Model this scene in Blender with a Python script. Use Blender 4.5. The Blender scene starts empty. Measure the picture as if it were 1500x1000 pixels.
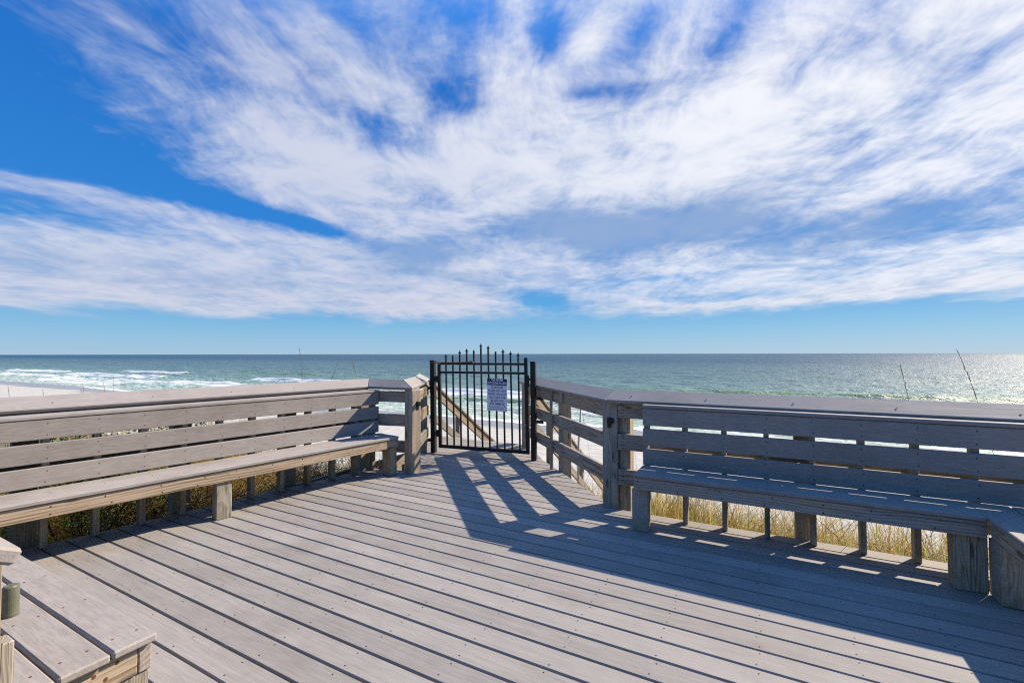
import bpy, math, random
import numpy as np
from mathutils import Vector, Matrix
random.seed(7); np.random.seed(7)
R = math.radians
sc = bpy.context.scene
col = sc.collection

# ------------------------------------------------------------------ frames
TH = R(28.5)
UX = Vector((math.cos(TH), -math.sin(TH), 0)); VX = Vector((math.sin(TH), math.cos(TH), 0))
DL = R(52.5)
LX = Vector((math.cos(DL), math.sin(DL), 0)); NX = Vector((-math.sin(DL), math.cos(DL), 0))
ZX = Vector((0, 0, 1))
def uv(u, v, z=0): return UX*u + VX*v + ZX*z
def ln(l, n, z=0): return LX*l + NX*n + ZX*z
def w3(x, y, z=0): return Vector((x, y, z))
SUN_AZ, SUN_EL = R(61.8), R(36.5)
SUND = Vector((math.sin(SUN_AZ)*math.cos(SUN_EL), math.cos(SUN_AZ)*math.cos(SUN_EL), math.sin(SUN_EL)))

# ------------------------------------------------------------------ tagging
def tag(o, label=None, cat=None, group=None, kind=None):
    if label: o['label'] = label
    if cat: o['category'] = cat
    if group: o['group'] = group
    if kind: o['kind'] = kind
    return o
def thing(name, loc, label, cat, group=None):
    o = bpy.data.objects.new(name, None); o.location = loc; o.empty_display_size = .1
    col.objects.link(o); return tag(o, label, cat, group)

# ------------------------------------------------------------------ mesh collector
class MB:
    def __init__(s): s.v = []; s.f = []; s.m = []; s.g = []; s.r = []
    def _add(s, pts, faces, mi, g, r):
        b = len(s.v); s.v += [tuple(p) for p in pts]; s.g += g; s.r += [r]*len(pts)
        for f in faces: s.f.append([b+i for i in f]); s.m.append(mi)
    def hexa(s, c, L, A, T, bev=.003, mi=0, r=None, off=None):
        """c: 8 corners, index = ix+2*iy+4*iz; L, A, T: grain axes"""
        c = [Vector(p) for p in c]
        ctr = sum(c, Vector())/8
        P = {}; pts = []
        for i in range(8):
            e = [(c[i ^ (1 << a)]-c[i]).normalized() for a in range(3)]
            for n in range(3):
                a, b = [k for k in range(3) if k != n]
                P[i, n] = len(pts); pts.append(c[i]+(e[a]+e[b])*bev)
        F = []
        for n in range(3):
            a, b = [k for k in range(3) if k != n]
            for sd in (0, 1):
                base = sd << n
                F.append([P[base, n], P[base | 1 << a, n], P[base | 1 << a | 1 << b, n], P[base | 1 << b, n]])
        for a in range(3):
            n1, n2 = [k for k in range(3) if k != a]
            for i in range(8):
                if i >> a & 1: continue
                j = i | 1 << a
                F.append([P[i, n1], P[j, n1], P[j, n2], P[i, n2]])
        for i in range(8): F.append([P[i, 0], P[i, 1], P[i, 2]])
        out = []
        for f in F:
            p = [pts[i] for i in f]; nrm = (p[1]-p[0]).cross(p[2]-p[0]); fc = sum(p, Vector())/len(p)
            out.append(f[::-1] if nrm.dot(fc-ctr) < 0 else f)
        if off is None: off = (random.uniform(-40, 40), random.uniform(-.16, .16), random.uniform(.03, .14)*random.choice((-1, 1)))
        g = [((p-ctr).dot(L)+off[0], (p-ctr).dot(A)+off[1], (p-ctr).dot(T)+off[2]) for p in pts]
        s._add(pts, out, mi, g, random.random() if r is None else r)
    def beam(s, p0, p1, side, w, t, bev=.003, mi=0, r=None, lean=0):
        """bar from p0 to p1 (centre line), width w along side, thickness t across"""
        p0, p1, side = Vector(p0), Vector(p1), Vector(side)
        L = (p1-p0).normalized(); side = (side-L*side.dot(L)).normalized(); T = L.cross(side)
        c = []
        for iz in (-.5, .5):
            for iy in (-.5, .5):
                for p in (p0, p1): c.append(p+side*w*iy+T*t*iz)
        s.hexa(c, L, side, T, bev, mi, r)
    def box(s, f, a0, a1, b0, b1, z0, z1, grain='a', bev=.003, mi=0, r=None):
        """axis box in a frame function f(a,b,z)"""
        c = [f(a, b, z) for z in (z0, z1) for b in (b0, b1) for a in (a0, a1)]
        ea, eb = (f(1, 0, 0)-f(0, 0, 0)), (f(0, 1, 0)-f(0, 0, 0))
        if grain == 'a': L, A, T = ea, eb, ZX
        elif grain == 'b': L, A, T = eb, ea, ZX
        else: L, A, T = ZX, ea, eb
        s.hexa(c, L, A, T, bev, mi, r)
    def tube(s, pts, rad, n=8, mi=0, r=None, cap=True):
        pts = [Vector(p) for p in pts]
        if not hasattr(rad, '__len__'): rad = [rad]*len(pts)
        V = []; F = []; g = []
        ref = None
        for k, p in enumerate(pts):
            d = (pts[min(k+1, len(pts)-1)]-pts[max(k-1, 0)]).normalized()
            if ref is None: ref = d.orthogonal().normalized()
            ref = (ref-d*ref.dot(d)).normalized(); q = d.cross(ref)
            for j in range(n):
                a = 2*math.pi*j/n
                V.append(p+(ref*math.cos(a)+q*math.sin(a))*rad[k]); g.append((k*.1, math.cos(a)*rad[k], math.sin(a)*rad[k]))
        for k in range(len(pts)-1):
            for j in range(n):
                F.append([k*n+j, k*n+(j+1) % n, (k+1)*n+(j+1) % n, (k+1)*n+j])
        if cap:
            F.append(list(range(n))[::-1]); F.append([(len(pts)-1)*n+j for j in range(n)])
        s._add(V, F, mi, g, random.random() if r is None else r)
    def disc(s, p, nrm, rad, h=.001, n=7, mi=0):
        nrm = Vector(nrm).normalized()
        s.tube([Vector(p)-nrm*.002, Vector(p)+nrm*h], rad, n, mi)
    def build(s, name, mats, parent=None, origin=None, smooth=False):
        o0 = parent.matrix_world.translation.copy() if parent else (Vector(origin) if origin else Vector())
        if parent:
            o0 = Vector(parent.location)
            if parent.parent: o0 = o0+Vector(parent.parent.location)
        me = bpy.data.meshes.new(name)
        v = np.array(s.v, dtype=float)-np.array(o0)
        me.from_pydata(v.tolist(), [], s.f)
        if not isinstance(mats, (list, tuple)): mats = [mats]
        for m in mats: me.materials.append(m)
        me.polygons.foreach_set('material_index', s.m)
        if smooth: me.polygons.foreach_set('use_smooth', [True]*len(s.f))
        at = me.attributes.new('gc', 'FLOAT_VECTOR', 'POINT'); at.data.foreach_set('vector', np.array(s.g, dtype=float).ravel())
        at = me.attributes.new('rnd', 'FLOAT', 'POINT'); at.data.foreach_set('value', s.r)
        me.update()
        o = bpy.data.objects.new(name, me); col.objects.link(o)
        if parent: o.parent = parent
        elif origin: o.location = origin
        return o

# ------------------------------------------------------------------ materials
class NT:
    def __init__(s, tree): s.t = tree; s.N = tree.nodes; s.L = tree.links
    def n(s, typ, **kw):
        nd = s.N.new(typ)
        for k, v in kw.items():
            if k.startswith('i_'):
                nd.inputs[k[2:].replace('_', ' ')].default_value = v
            else: setattr(nd, k, v)
        return nd
    def lk(s, a, b): s.L.new(a, b)
    def set(s, sock, v):
        if hasattr(v, 'is_output') or isinstance(v, bpy.types.NodeSocket): s.L.new(v, sock)
        else: sock.default_value = v
    def m(s, op, a, b=0., c=None, clamp=False):
        nd = s.N.new('ShaderNodeMath'); nd.operation = op; nd.use_clamp = clamp
        s.set(nd.inputs[0], a); s.set(nd.inputs[1], b)
        if c is not None: s.set(nd.inputs[2], c)
        return nd.outputs[0]
    def mix(s, f, a, b, typ='MIX'):
        nd = s.N.new('ShaderNodeMix'); nd.data_type = 'RGBA'; nd.blend_type = typ
        s.set(nd.inputs[0], f); s.set(nd.inputs[6], a); s.set(nd.inputs[7], b)
        return nd.outputs[2]
    def ss(s, x, a, b, t0=0., t1=1.):
        nd = s.N.new('ShaderNodeMapRange'); nd.interpolation_type = 'SMOOTHSTEP'
        s.set(nd.inputs[0], x); s.set(nd.inputs[1], a); s.set(nd.inputs[2], b); s.set(nd.inputs[3], t0); s.set(nd.inputs[4], t1)
        return nd.outputs[0]
    def lin(s, x, a, b, t0=0., t1=1.):
        nd = s.N.new('ShaderNodeMapRange'); s.set(nd.inputs[0], x); s.set(nd.inputs[1], a); s.set(nd.inputs[2], b); s.set(nd.inputs[3], t0); s.set(nd.inputs[4], t1)
        return nd.outputs[0]
    def noise(s, vec, scale, detail=3., rough=.55, dist=0., out=0):
        nd = s.N.new('ShaderNodeTexNoise'); s.set(nd.inputs['Vector'], vec)
        nd.inputs['Scale'].default_value = scale; nd.inputs['Detail'].default_value = detail
        nd.inputs['Roughness'].default_value = rough; nd.inputs['Distortion'].default_value = dist
        return nd.outputs[out]
    def vm(s, op, a, b=None):
        nd = s.N.new('ShaderNodeVectorMath'); nd.operation = op; s.set(nd.inputs[0], a)
        if b is not None: s.set(nd.inputs[1], b)
        return nd.outputs[0]
    def attr(s, name, out='Vector'):
        nd = s.N.new('ShaderNodeAttribute'); nd.attribute_name = name; return nd.outputs[out]
    def sep(s, v):
        nd = s.N.new('ShaderNodeSeparateXYZ'); s.set(nd.inputs[0], v); return nd.outputs
    def comb(s, x, y, z):
        nd = s.N.new('ShaderNodeCombineXYZ'); s.set(nd.inputs[0], x); s.set(nd.inputs[1], y); s.set(nd.inputs[2], z); return nd.outputs[0]
    def ramp(s, f, stops):
        nd = s.N.new('ShaderNodeValToRGB'); e = nd.color_ramp.elements
        while len(e) < len(stops): e.new(.5)
        for k, (p, c) in enumerate(stops): e[k].position = p; e[k].color = (*c, 1) if len(c) == 3 else c
        s.set(nd.inputs[0], f); return nd.outputs[0]
    def bump(s, h, strength, dist=.002, normal=None):
        nd = s.N.new('ShaderNodeBump'); s.set(nd.inputs['Height'], h); nd.inputs['Strength'].default_value = strength; nd.inputs['Distance'].default_value = dist
        if normal is not None: s.L.new(normal, nd.inputs['Normal'])
        return nd.outputs[0]
def newmat(name):
    m = bpy.data.materials.new(name); m.use_nodes = True
    t = NT(m.node_tree); t.N.clear()
    o = t.n('ShaderNodeOutputMaterial'); b = t.n('ShaderNodeBsdfPrincipled'); t.lk(b.outputs[0], o.inputs[0])
    t.b = b; t.o = o
    return m, t

def composite(name, c0, c1, streak=.5, blotch=.0, rough=.75):
    """grey-taupe capped deck board: fine embossed grain, slow tone drift, scuffs"""
    m, t = newmat(name)
    g = t.attr('gc'); r = t.attr('rnd', 'Fac')
    x, y, z = t.sep(g)
    fine = t.noise(t.comb(t.m('MULTIPLY', x, 7.), t.m('MULTIPLY', y, 260.), t.m('MULTIPLY', z, 260.)), 1., 3., .6)
    mid = t.noise(t.comb(t.m('MULTIPLY', x, 2.2), t.m('MULTIPLY', y, 55.), t.m('MULTIPLY', z, 55.)), 1., 3., .6)
    big = t.noise(g, 3.1, 4., .6)
    mott = t.noise(t.comb(t.m('MULTIPLY', x, 15.), t.m('MULTIPLY', y, 80.), t.m('MULTIPLY', z, 80.)), 1., 3., .65)
    geo = t.n('ShaderNodeNewGeometry')
    wpos = t.noise(geo.outputs['Position'], 1.1, 5., .62)
    f = t.m('MULTIPLY_ADD', fine, streak, t.m('MULTIPLY_ADD', mid, streak*.6, t.m('MULTIPLY', mott, blotch)))
    f = t.m('ADD', f, t.m('MULTIPLY', big, .35))
    f = t.m('ADD', f, t.m('MULTIPLY', t.m('SUBTRACT', r, .5), .28))
    tot = streak*1.6+blotch+.35
    f = t.lin(f, tot*.5-.24, tot*.5+.24)
    c = t.mix(f, (*c0, 1), (*c1, 1))
    # wind-blown grime, pale scuffs
    c = t.mix(t.ss(wpos, .5, .72, 0, .34), c, (c0[0]*.62, c0[1]*.6, c0[2]*.55, 1))
    sc_ = t.noise(geo.outputs['Position'], 9., 6., .7)
    c = t.mix(t.ss(sc_, .6, .76, 0, .4), c, (c1[0]*1.25, c1[1]*1.24, c1[2]*1.22, 1))
    t.lk(c, t.b.inputs['Base Color'])
    t.set(t.b.inputs['Roughness'], t.lin(mid, .2, .8, rough-.1, rough+.12))
    t.b.inputs['Specular IOR Level'].default_value = .32
    t.lk(t.bump(t.m('ADD', fine, t.m('MULTIPLY', mott, .4)), .5, .0012), t.b.inputs['Normal'])
    return m

def wood(name, early, late, grey, weather=.6, ringf=150., rough=.85, moss=.0):
    """weathered sawn timber: growth rings cut by the board faces, checks, silvering"""
    m, t = newmat(name)
    g = t.attr('gc'); r = t.attr('rnd', 'Fac')
    x, y, z = t.sep(g)
    wob = t.noise(t.comb(t.m('MULTIPLY', x, 1.15), t.m('MULTIPLY', y, 4.), t.m('MULTIPLY', z, 4.)), 1., 3., .5)
    wy = t.m('ADD', y, t.m('MULTIPLY', t.m('SUBTRACT', wob, .5), .2))
    wz = t.m('ADD', z, t.m('MULTIPLY', t.m('SUBTRACT', t.noise(t.comb(t.m('MULTIPLY', x, 1.1), y, t.m('ADD', z, 7.)), 1., 2.), .5), .07))
    rad = t.m('SQRT', t.m('ADD', t.m('MULTIPLY', wy, wy), t.m('MULTIPLY', wz, wz)))
    ph = t.m('MULTIPLY', rad, ringf)
    fr = t.m('FRACT', ph)
    ring = t.m('MULTIPLY', t.ss(fr, .25, .85), t.ss(fr, 1., .92))
    fib = t.noise(t.comb(t.m('MULTIPLY', x, 5.), t.m('MULTIPLY', y, 330.), t.m('MULTIPLY', z, 330.)), 1., 3., .65)
    mid = t.noise(t.comb(t.m('MULTIPLY', x, 1.4), t.m('MULTIPLY', y, 38.), t.m('MULTIPLY', z, 38.)), 1., 3., .6)
    big = t.noise(t.comb(t.m('MULTIPLY', x, 1.7), t.m('MULTIPLY', y, 7.), t.m('MULTIPLY', z, 7.)), 1., 4., .6)
    c = t.mix(t.m('MULTIPLY', t.m('MULTIPLY', ring, .85), t.ss(mid, .3, .62)), (*early, 1), (*late, 1))
    wv = t.m('ADD', t.m('MULTIPLY', big, .9), t.m('MULTIPLY', t.m('SUBTRACT', r, .5), .5))
    c = t.mix(t.ss(wv, .62-weather*.6, .95-weather*.6, 0., .86), c, t.mix(t.m('MULTIPLY', ring, .55), (*grey, 1), (grey[0]*.5, grey[1]*.49, grey[2]*.48, 1)))
    c = t.mix(t.ss(fib, .35, .7, .0, .3), c, (late[0]*.55, late[1]*.55, late[2]*.6, 1))
    c = t.mix(t.ss(mid, .5, .75, 0., .45), c, (grey[0]*.42, grey[1]*.4, grey[2]*.38, 1))
    # drying checks along the grain
    chk = t.noise(t.comb(t.m('MULTIPLY', x, 1.3), t.m('MULTIPLY', y, 70.), t.m('MULTIPLY', z, 70.)), 1., 1., .4)
    cm = t.ss(t.m('ABSOLUTE', t.m('SUBTRACT', chk, .5)), .018, .004)
    cm = t.m('MULTIPLY', cm, t.ss(big, .45, .6))
    c = t.mix(t.m('MULTIPLY', cm, .8), c, (.02, .016, .013, 1))
    # knots
    vo = t.n('ShaderNodeTexVoronoi'); vo.inputs['Scale'].default_value = 1.
    t.lk(t.comb(t.m('MULTIPLY', x, 2.3), t.m('MULTIPLY', y, 9.), t.m('MULTIPLY', z, 9.)), vo.inputs['Vector'])
    kn = t.ss(vo.outputs['Distance'], .16, .07)
    c = t.mix(t.m('MULTIPLY', kn, .75), c, (.05, .032, .02, 1))
    if moss:
        geo = t.n('ShaderNodeNewGeometry'); pz = t.sep(geo.outputs['Position'])[2]
        mo = t.m('MULTIPLY', t.ss(t.noise(geo.outputs['Position'], 9., 4., .65), .42, .66), t.ss(pz, .75, .05))
        c = t.mix(t.m('MULTIPLY', mo, moss), c, (.15, .145, .05, 1))
    t.lk(c, t.b.inputs['Base Color'])
    t.b.inputs['Roughness'].default_value = rough; t.b.inputs['Specular IOR Level'].default_value = .25
    h = t.m('ADD', t.m('MULTIPLY', fib, .7), t.m('MULTIPLY', ring, .5))
    h = t.m('SUBTRACT', h, t.m('MULTIPLY', cm, 2.))
    t.lk(t.bump(h, .6, .0018), t.b.inputs['Normal'])
    return m

def plain(name, c, rough=.5, metal=0., spec=.4, var=.25, vs=30., c2=None, bump=.0):
    m, t = newmat(name)
    geo = t.n('ShaderNodeNewGeometry')
    nz = t.noise(geo.outputs['Position'], vs, 4., .6)
    c2 = c2 or (c[0]*(1-var), c[1]*(1-var), c[2]*(1-var))
    t.lk(t.mix(t.ss(nz, .35, .7), (*c, 1), (*c2, 1)), t.b.inputs['Base Color'])
    t.set(t.b.inputs['Roughness'], t.lin(nz, .3, .7, rough*.85, min(1, rough*1.15)))
    t.b.inputs['Metallic'].default_value = metal; t.b.inputs['Specular IOR Level'].default_value = spec
    if bump: t.lk(t.bump(nz, bump, .002), t.b.inputs['Normal'])
    return m

DECK = composite('deck_board', (.176, .160, .146), (.298, .274, .251), .64, .16)
SEAT = composite('bench_board', (.205, .181, .163), (.318, .286, .262), .45, .75)
CAPM = composite('cap_board', (.205, .184, .168), (.305, .278, .257), .6, .4)
TIM = wood('weathered_timber', (.42, .345, .25), (.17, .105, .055), (.37, .335, .285), .72, 120., moss=.4)
APR = wood('apron_timber', (.43, .345, .25), (.17, .09, .04), (.36, .33, .29), .56, 52.)
RAILM = wood('rail_timber', (.40, .32, .225), (.15, .085, .04), (.33, .30, .255), .6, 60.)
STAIRW = wood('stair_timber', (.33, .27, .20), (.17, .11, .06), (.28, .255, .215), .62, 90.)
IRON = plain('black_iron', (.009, .009, .010), .5, 0., .28, .4, 60., (.02, .017, .015), .2)
RUST = plain('rusty_steel', (.17, .075, .035), .8, .2, .3, .4, 50., (.07, .035, .02), .3)
SCREW = plain('screw_head', (.018, .013, .011), .6, .3, .3, .3, 200., (.045, .022, .012))
RSCREW = plain('rusty_screw_head', (.2, .07, .03), .7, .2, .3, .3, 200., (.1, .035, .015))
OLIVE = plain('olive_paint', (.12, .125, .09), .45, 0., .4, .15, 40., (.085, .095, .06))
NAVY = plain('navy_panel', (.010, .016, .085), .45, 0., .4, .1, 30.)
WHITE = plain('white_panel', (.72, .72, .74), .4, 0., .4, .06, 20.)
LETW = plain('white_letters', (.8, .8, .82), .5, 0., .3, .05, 20.)
LETN = plain('navy_letters', (.03, .04, .13), .5, 0., .3, .05, 20.)

# ------------------------------------------------------------------ world: sky and cirrus
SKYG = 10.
def build_world():
    w = bpy.data.worlds.new('World'); sc.world = w; w.use_nodes = True
    t = NT(w.node_tree); t.N.clear()
    out = t.n('ShaderNodeOutputWorld'); bg = t.n('ShaderNodeBackground'); t.lk(bg.outputs[0], out.inputs[0])
    bg.inputs['Strength'].default_value = .05
    sky = t.n('ShaderNodeTexSky'); sky.sky_type = 'NISHITA'; sky.sun_disc = False
    sky.sun_elevation = SUN_EL; sky.sun_rotation = SUN_AZ; sky.altitude = 0; sky.air_density = 1.; sky.dust_density = .3; sky.ozone_density = 3.
    hs = t.n('ShaderNodeHueSaturation'); hs.inputs['Saturation'].default_value = 1.2; hs.inputs['Value'].default_value = .92
    t.lk(sky.outputs[0], hs.inputs['Color'])
    tc = t.n('ShaderNodeTexCoord'); d = tc.outputs['Generated']
    dx, dy, dz = t.sep(d)
    grad = t.ramp(t.m('MAXIMUM', dz, 0.), [(0, (.37, .585, .80)), (.05, (.22, .51, .80)), (.11, (.085, .37, .78)), (.25, (.022, .235, .72)), (.5, (.012, .168, .635)), (.62, (.06, .29, .92)), (.8, (.14, .44, 1.15)), (1, (.16, .46, 1.2))])  # unseen zenith stops brightened beyond natural sky to fill the shadows with blue
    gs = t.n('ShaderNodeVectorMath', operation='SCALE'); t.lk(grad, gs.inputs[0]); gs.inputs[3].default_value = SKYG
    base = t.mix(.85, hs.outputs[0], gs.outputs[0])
    az = t.m('MULTIPLY', t.m('ARCTAN2', dx, dy), 180/math.pi)
    el = t.m('MULTIPLY', t.m('ARCSINE', dz), 180/math.pi)
    # cloud layer coordinates (flat deck of cirrus overhead)
    zz = t.m('ADD', t.m('MAXIMUM', dz, 0.), .11)
    qx = t.m('DIVIDE', dx, zz); qy = t.m('DIVIDE', dy, zz)
    q = t.comb(qx, qy, 0.)
    wcol = t.noise(q, 1.1, 3., .55, 0., 1)
    wv = t.vm('SUBTRACT', wcol, (.5, .5, .5))
    wvs = t.n('ShaderNodeVectorMath', operation='SCALE'); t.lk(wv, wvs.inputs[0]); wvs.inputs[3].default_value = .55
    qw = t.vm('ADD', q, wvs.outputs[0])
    qs = t.sep(qw)
    fib = t.noise(t.comb(t.m('MULTIPLY', qs[0], 3.0), t.m('MULTIPLY', qs[1], .8), 3.), 1., 7., .62)
    fib2 = t.noise(t.comb(t.m('MULTIPLY', qs[0], 9.5), t.m('MULTIPLY', qs[1], 2.6), 9.), 1., 8., .7)
    puff = t.noise(qw, 2.1, 8., .6)
    # wobble for the coverage outline
    wo = t.noise(t.comb(t.m('MULTIPLY', qs[0], 1.5), t.m('MULTIPLY', qs[1], .7), 5.), 1., 5., .6, 0., 1)
    wos = t.sep(wo)
    azw = t.m('ADD', az, t.m('MULTIPLY', t.m('SUBTRACT', wos[0], .5), 10.))
    elw = t.m('ADD', el, t.m('MULTIPLY', t.m('SUBTRACT', wos[1], .5), 4.5))
    ae = t.comb(azw, elw, 0.)
    def blob(acc, a, e, ra, re, rot, wt):
        mp = t.n('ShaderNodeMapping', vector_type='TEXTURE'); t.lk(ae, mp.inputs[0])
        mp.inputs[1].default_value = (a, e, 0); mp.inputs[2].default_value = (0, 0, R(rot)); mp.inputs[3].default_value = (ra, re, 1)
        dp = t.n('ShaderNodeVectorMath', operation='DOT_PRODUCT'); t.lk(mp.outputs[0], dp.inputs[0]); t.lk(mp.outputs[0], dp.inputs[1])
        return t.m('MULTIPLY_ADD', t.m('POWER', .3679, dp.outputs['Value']), wt, acc)
    cov = 0.70
    for b in [
        (-53, 24, 16, 9., -20, -.86), (-60, 18.5, 20, 2.6, -4, -.75), (-31, 15.7, 11, 1.15, -9.5, -.75), (-23.5, 14.2, 4, .7, -9, -.55),
        (-46, 12.5, 6, .75, -3, -.45), (-42, 14.1, 8, .8, -2, .35),
        (-38, 29, 8, 3, -35, -.22), (-29, 33, 9, 3.5, -35, -.32), (-21, 37, 8, 3., -30, -.38),
        (-7.5, 30.3, 3.4, 2.8, -20, -.62), (-16., 26.4, 3.6, 2.2, -30, -.55), (-24, 27.5, 4, 1.4, -20, -.2), (-7, 37, 5, 3, 0, -.42), (11, 30.2, 5, 1.0, 0, -.38), (4.5, 35.8, 3.2, 3, 40, -.5),
        (28, 33, 9, 2.2, 25, -.36), (38, 30, 9, 2.2, 30, -.30), (47, 24, 6, 1.6, 20, -.25), (18, 36, 7, 2, 30, -.3),
        (-24, 21, 13, 5, -25, .22), (2, 22, 16, 6, 0, .30), (28, 22, 18, 7, 10, .36), (-38, 9, 18, 3.6, 0, .42), (-10, 9, 10, 3, 0, .25),
        (20, 14.0, 13, 2.2, 3, .04), (41, 12.0, 9, 1.6, 4, -.12),
        (18, 8.4, 8, .7, 0, -.32), (-10, 6.3, 8, 1, 5, .2), (34, 6., 16, .9, 0, .2),
        (4.6, 6.2, 5.4, 1.6, -8, -.62), (26, 6.6, 9, .55, -3, -.3)]:
        cov = blob(cov, *b)
    puff2 = t.noise(qw, 7.5, 7., .68)
    tex = t.m('MULTIPLY', t.m('SUBTRACT', fib, .5), .72)
    tex = t.m('MULTIPLY_ADD', t.m('SUBTRACT', fib2, .5), .75, tex)
    tex = t.m('MULTIPLY_ADD', t.m('SUBTRACT', puff, .5), 1.0, tex)
    tex = t.m('MULTIPLY_ADD', t.m('SUBTRACT', puff2, .5), .55, tex)
    dens = t.m('MULTIPLY_ADD', tex, t.ss(el, 6., 22., .62, 1.08), cov)
    low = t.ss(t.m('ADD', elw, t.m('MULTIPLY', az, -.012)), 3.3, 5.6)
    dens = t.m('MULTIPLY', dens, low)
    dens = t.m('MULTIPLY', dens, t.m('MULTIPLY', t.ss(dy, -.05, .3), t.ss(el, 58., 44.)))
    mask = t.ss(dens, .08, 1.02)
    # shading of the cloud: thick bellies towards the sea go blue grey, thin parts white
    belly = 0.
    for b in [(-11.5, 12.3, 7, 2.0, 4, 1.35), (19, 14.4, 13, 3.2, 3, 1.45), (7, 15.5, 6, 2.2, -10, .8), (40, 12.2, 10, 2., 4, 1.2), (-37, 8, 20, 2.0, 0, .55), (3, 15.5, 9, 2.2, 0, .6), (-3, 9, 10, 1.4, 0, .5), (-25, 35, 25, 5, -10, .35)]:
        belly = blob(belly, *b)
    shade = t.m('ADD', t.m('MULTIPLY', belly, .85), t.m('MULTIPLY', t.m('SUBTRACT', .53, puff), 1.7))
    shade = t.m('ADD', shade, t.m('MULTIPLY', t.m('SUBTRACT', .5, puff2), .9))
    shade = t.m('ADD', shade, t.m('MULTIPLY', t.m('SUBTRACT', .5, fib2), .5))
    shade = t.ss(shade, -.22, 1.0)
    sd = t.n('ShaderNodeVectorMath', operation='DOT_PRODUCT'); t.lk(d, sd.inputs[0]); sd.inputs[1].default_value = SUND
    sunny = t.ss(sd.outputs['Value'], .2, .95)
    lit = t.mix(sunny, (6.5, 6.9, 8.3, 1), (9.6, 9.7, 10.2, 1))
    ccol = t.mix(shade, lit, (2.9, 4.25, 6.9, 1))
    warm = t.ss(el, 10., 4.)
    ccol = t.mix(t.m('MULTIPLY', warm, .35), ccol, (7.3, 6.9, 7.4, 1))
    final = t.mix(t.m('MULTIPLY', mask, .95), base, ccol)
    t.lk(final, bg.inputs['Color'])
build_world()

# ------------------------------------------------------------------ sun and camera
sl = bpy.data.lights.new('sun', 'SUN'); sl.energy = 4.8; sl.angle = R(.53); sl.color = (1., .87, .70)
so = bpy.data.objects.new('sun', sl); col.objects.link(so)
so.rotation_euler = (-SUND).to_track_quat('-Z', 'Y').to_euler(); so.location = SUND*30
cd = bpy.data.cameras.new('camera'); cam = bpy.data.objects.new('camera', cd); col.objects.link(cam)
cd.sensor_width = 36; cd.lens = 36*667/1500; cd.clip_end = 100000; cd.clip_start = .05
pitch = math.atan(18.2/667); roll = math.atan(2.5/1500)
cam.matrix_world = Matrix.Translation((0, 0, 1.38)) @ Matrix.Rotation(math.pi/2+pitch, 4, 'X') @ Matrix.Rotation(-roll, 4, 'Z')
sc.camera = cam
sc.cycles.use_denoising = False; sc.cycles.filter_width = 1.15; sc.cycles.sample_clamp_indirect = 4; sc.cycles.max_bounces = 6; sc.cycles.diffuse_bounces = 2; sc.cycles.glossy_bounces = 2
sc.view_settings.view_transform = 'Standard'; sc.view_settings.look = 'None'; sc.view_settings.exposure = 1.0; sc.view_settings.gamma = 1

# ------------------------------------------------------------------ deck
def interp(pts, v):
    if v <= pts[0][0]: return pts[0][1]
    for (a, b), (c, d) in zip(pts, pts[1:]):
        if v <= c: return b+(d-b)*(v-a)/(c-a)
    return pts[-1][1]
def to_uv(p): p = Vector(p); return p.dot(UX), p.dot(VX)
B_IN = w3(-1.15, 5.26); Q_IN = w3(-1.17, 6.3); S_IN = w3(-1.33, 7.33)       # inner rail line, left of the gate
P_IN = w3(.83, 4.09); E_IN = w3(.10, 6.74)                                   # right of the gate
EDGE_L = [to_uv(ln(-3.2, 4.74)), to_uv(ln(3.36, 4.74)), to_uv(B_IN+w3(-.09, .10)), to_uv(Q_IN+w3(-.1, 0)), to_uv(S_IN+w3(-.1, 0.1))]
EDGE_L = sorted([(v, u) for u, v in EDGE_L])
EDGE_R = [(-2.5, 3.2), (2.6, 3.2), (4.045, 1.75), (4.05, -1.14), (to_uv(E_IN)[1]+.05, to_uv(E_IN)[0]+.06), (7, to_uv(E_IN)[0]+.06)]
V_END = 6.22
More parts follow.
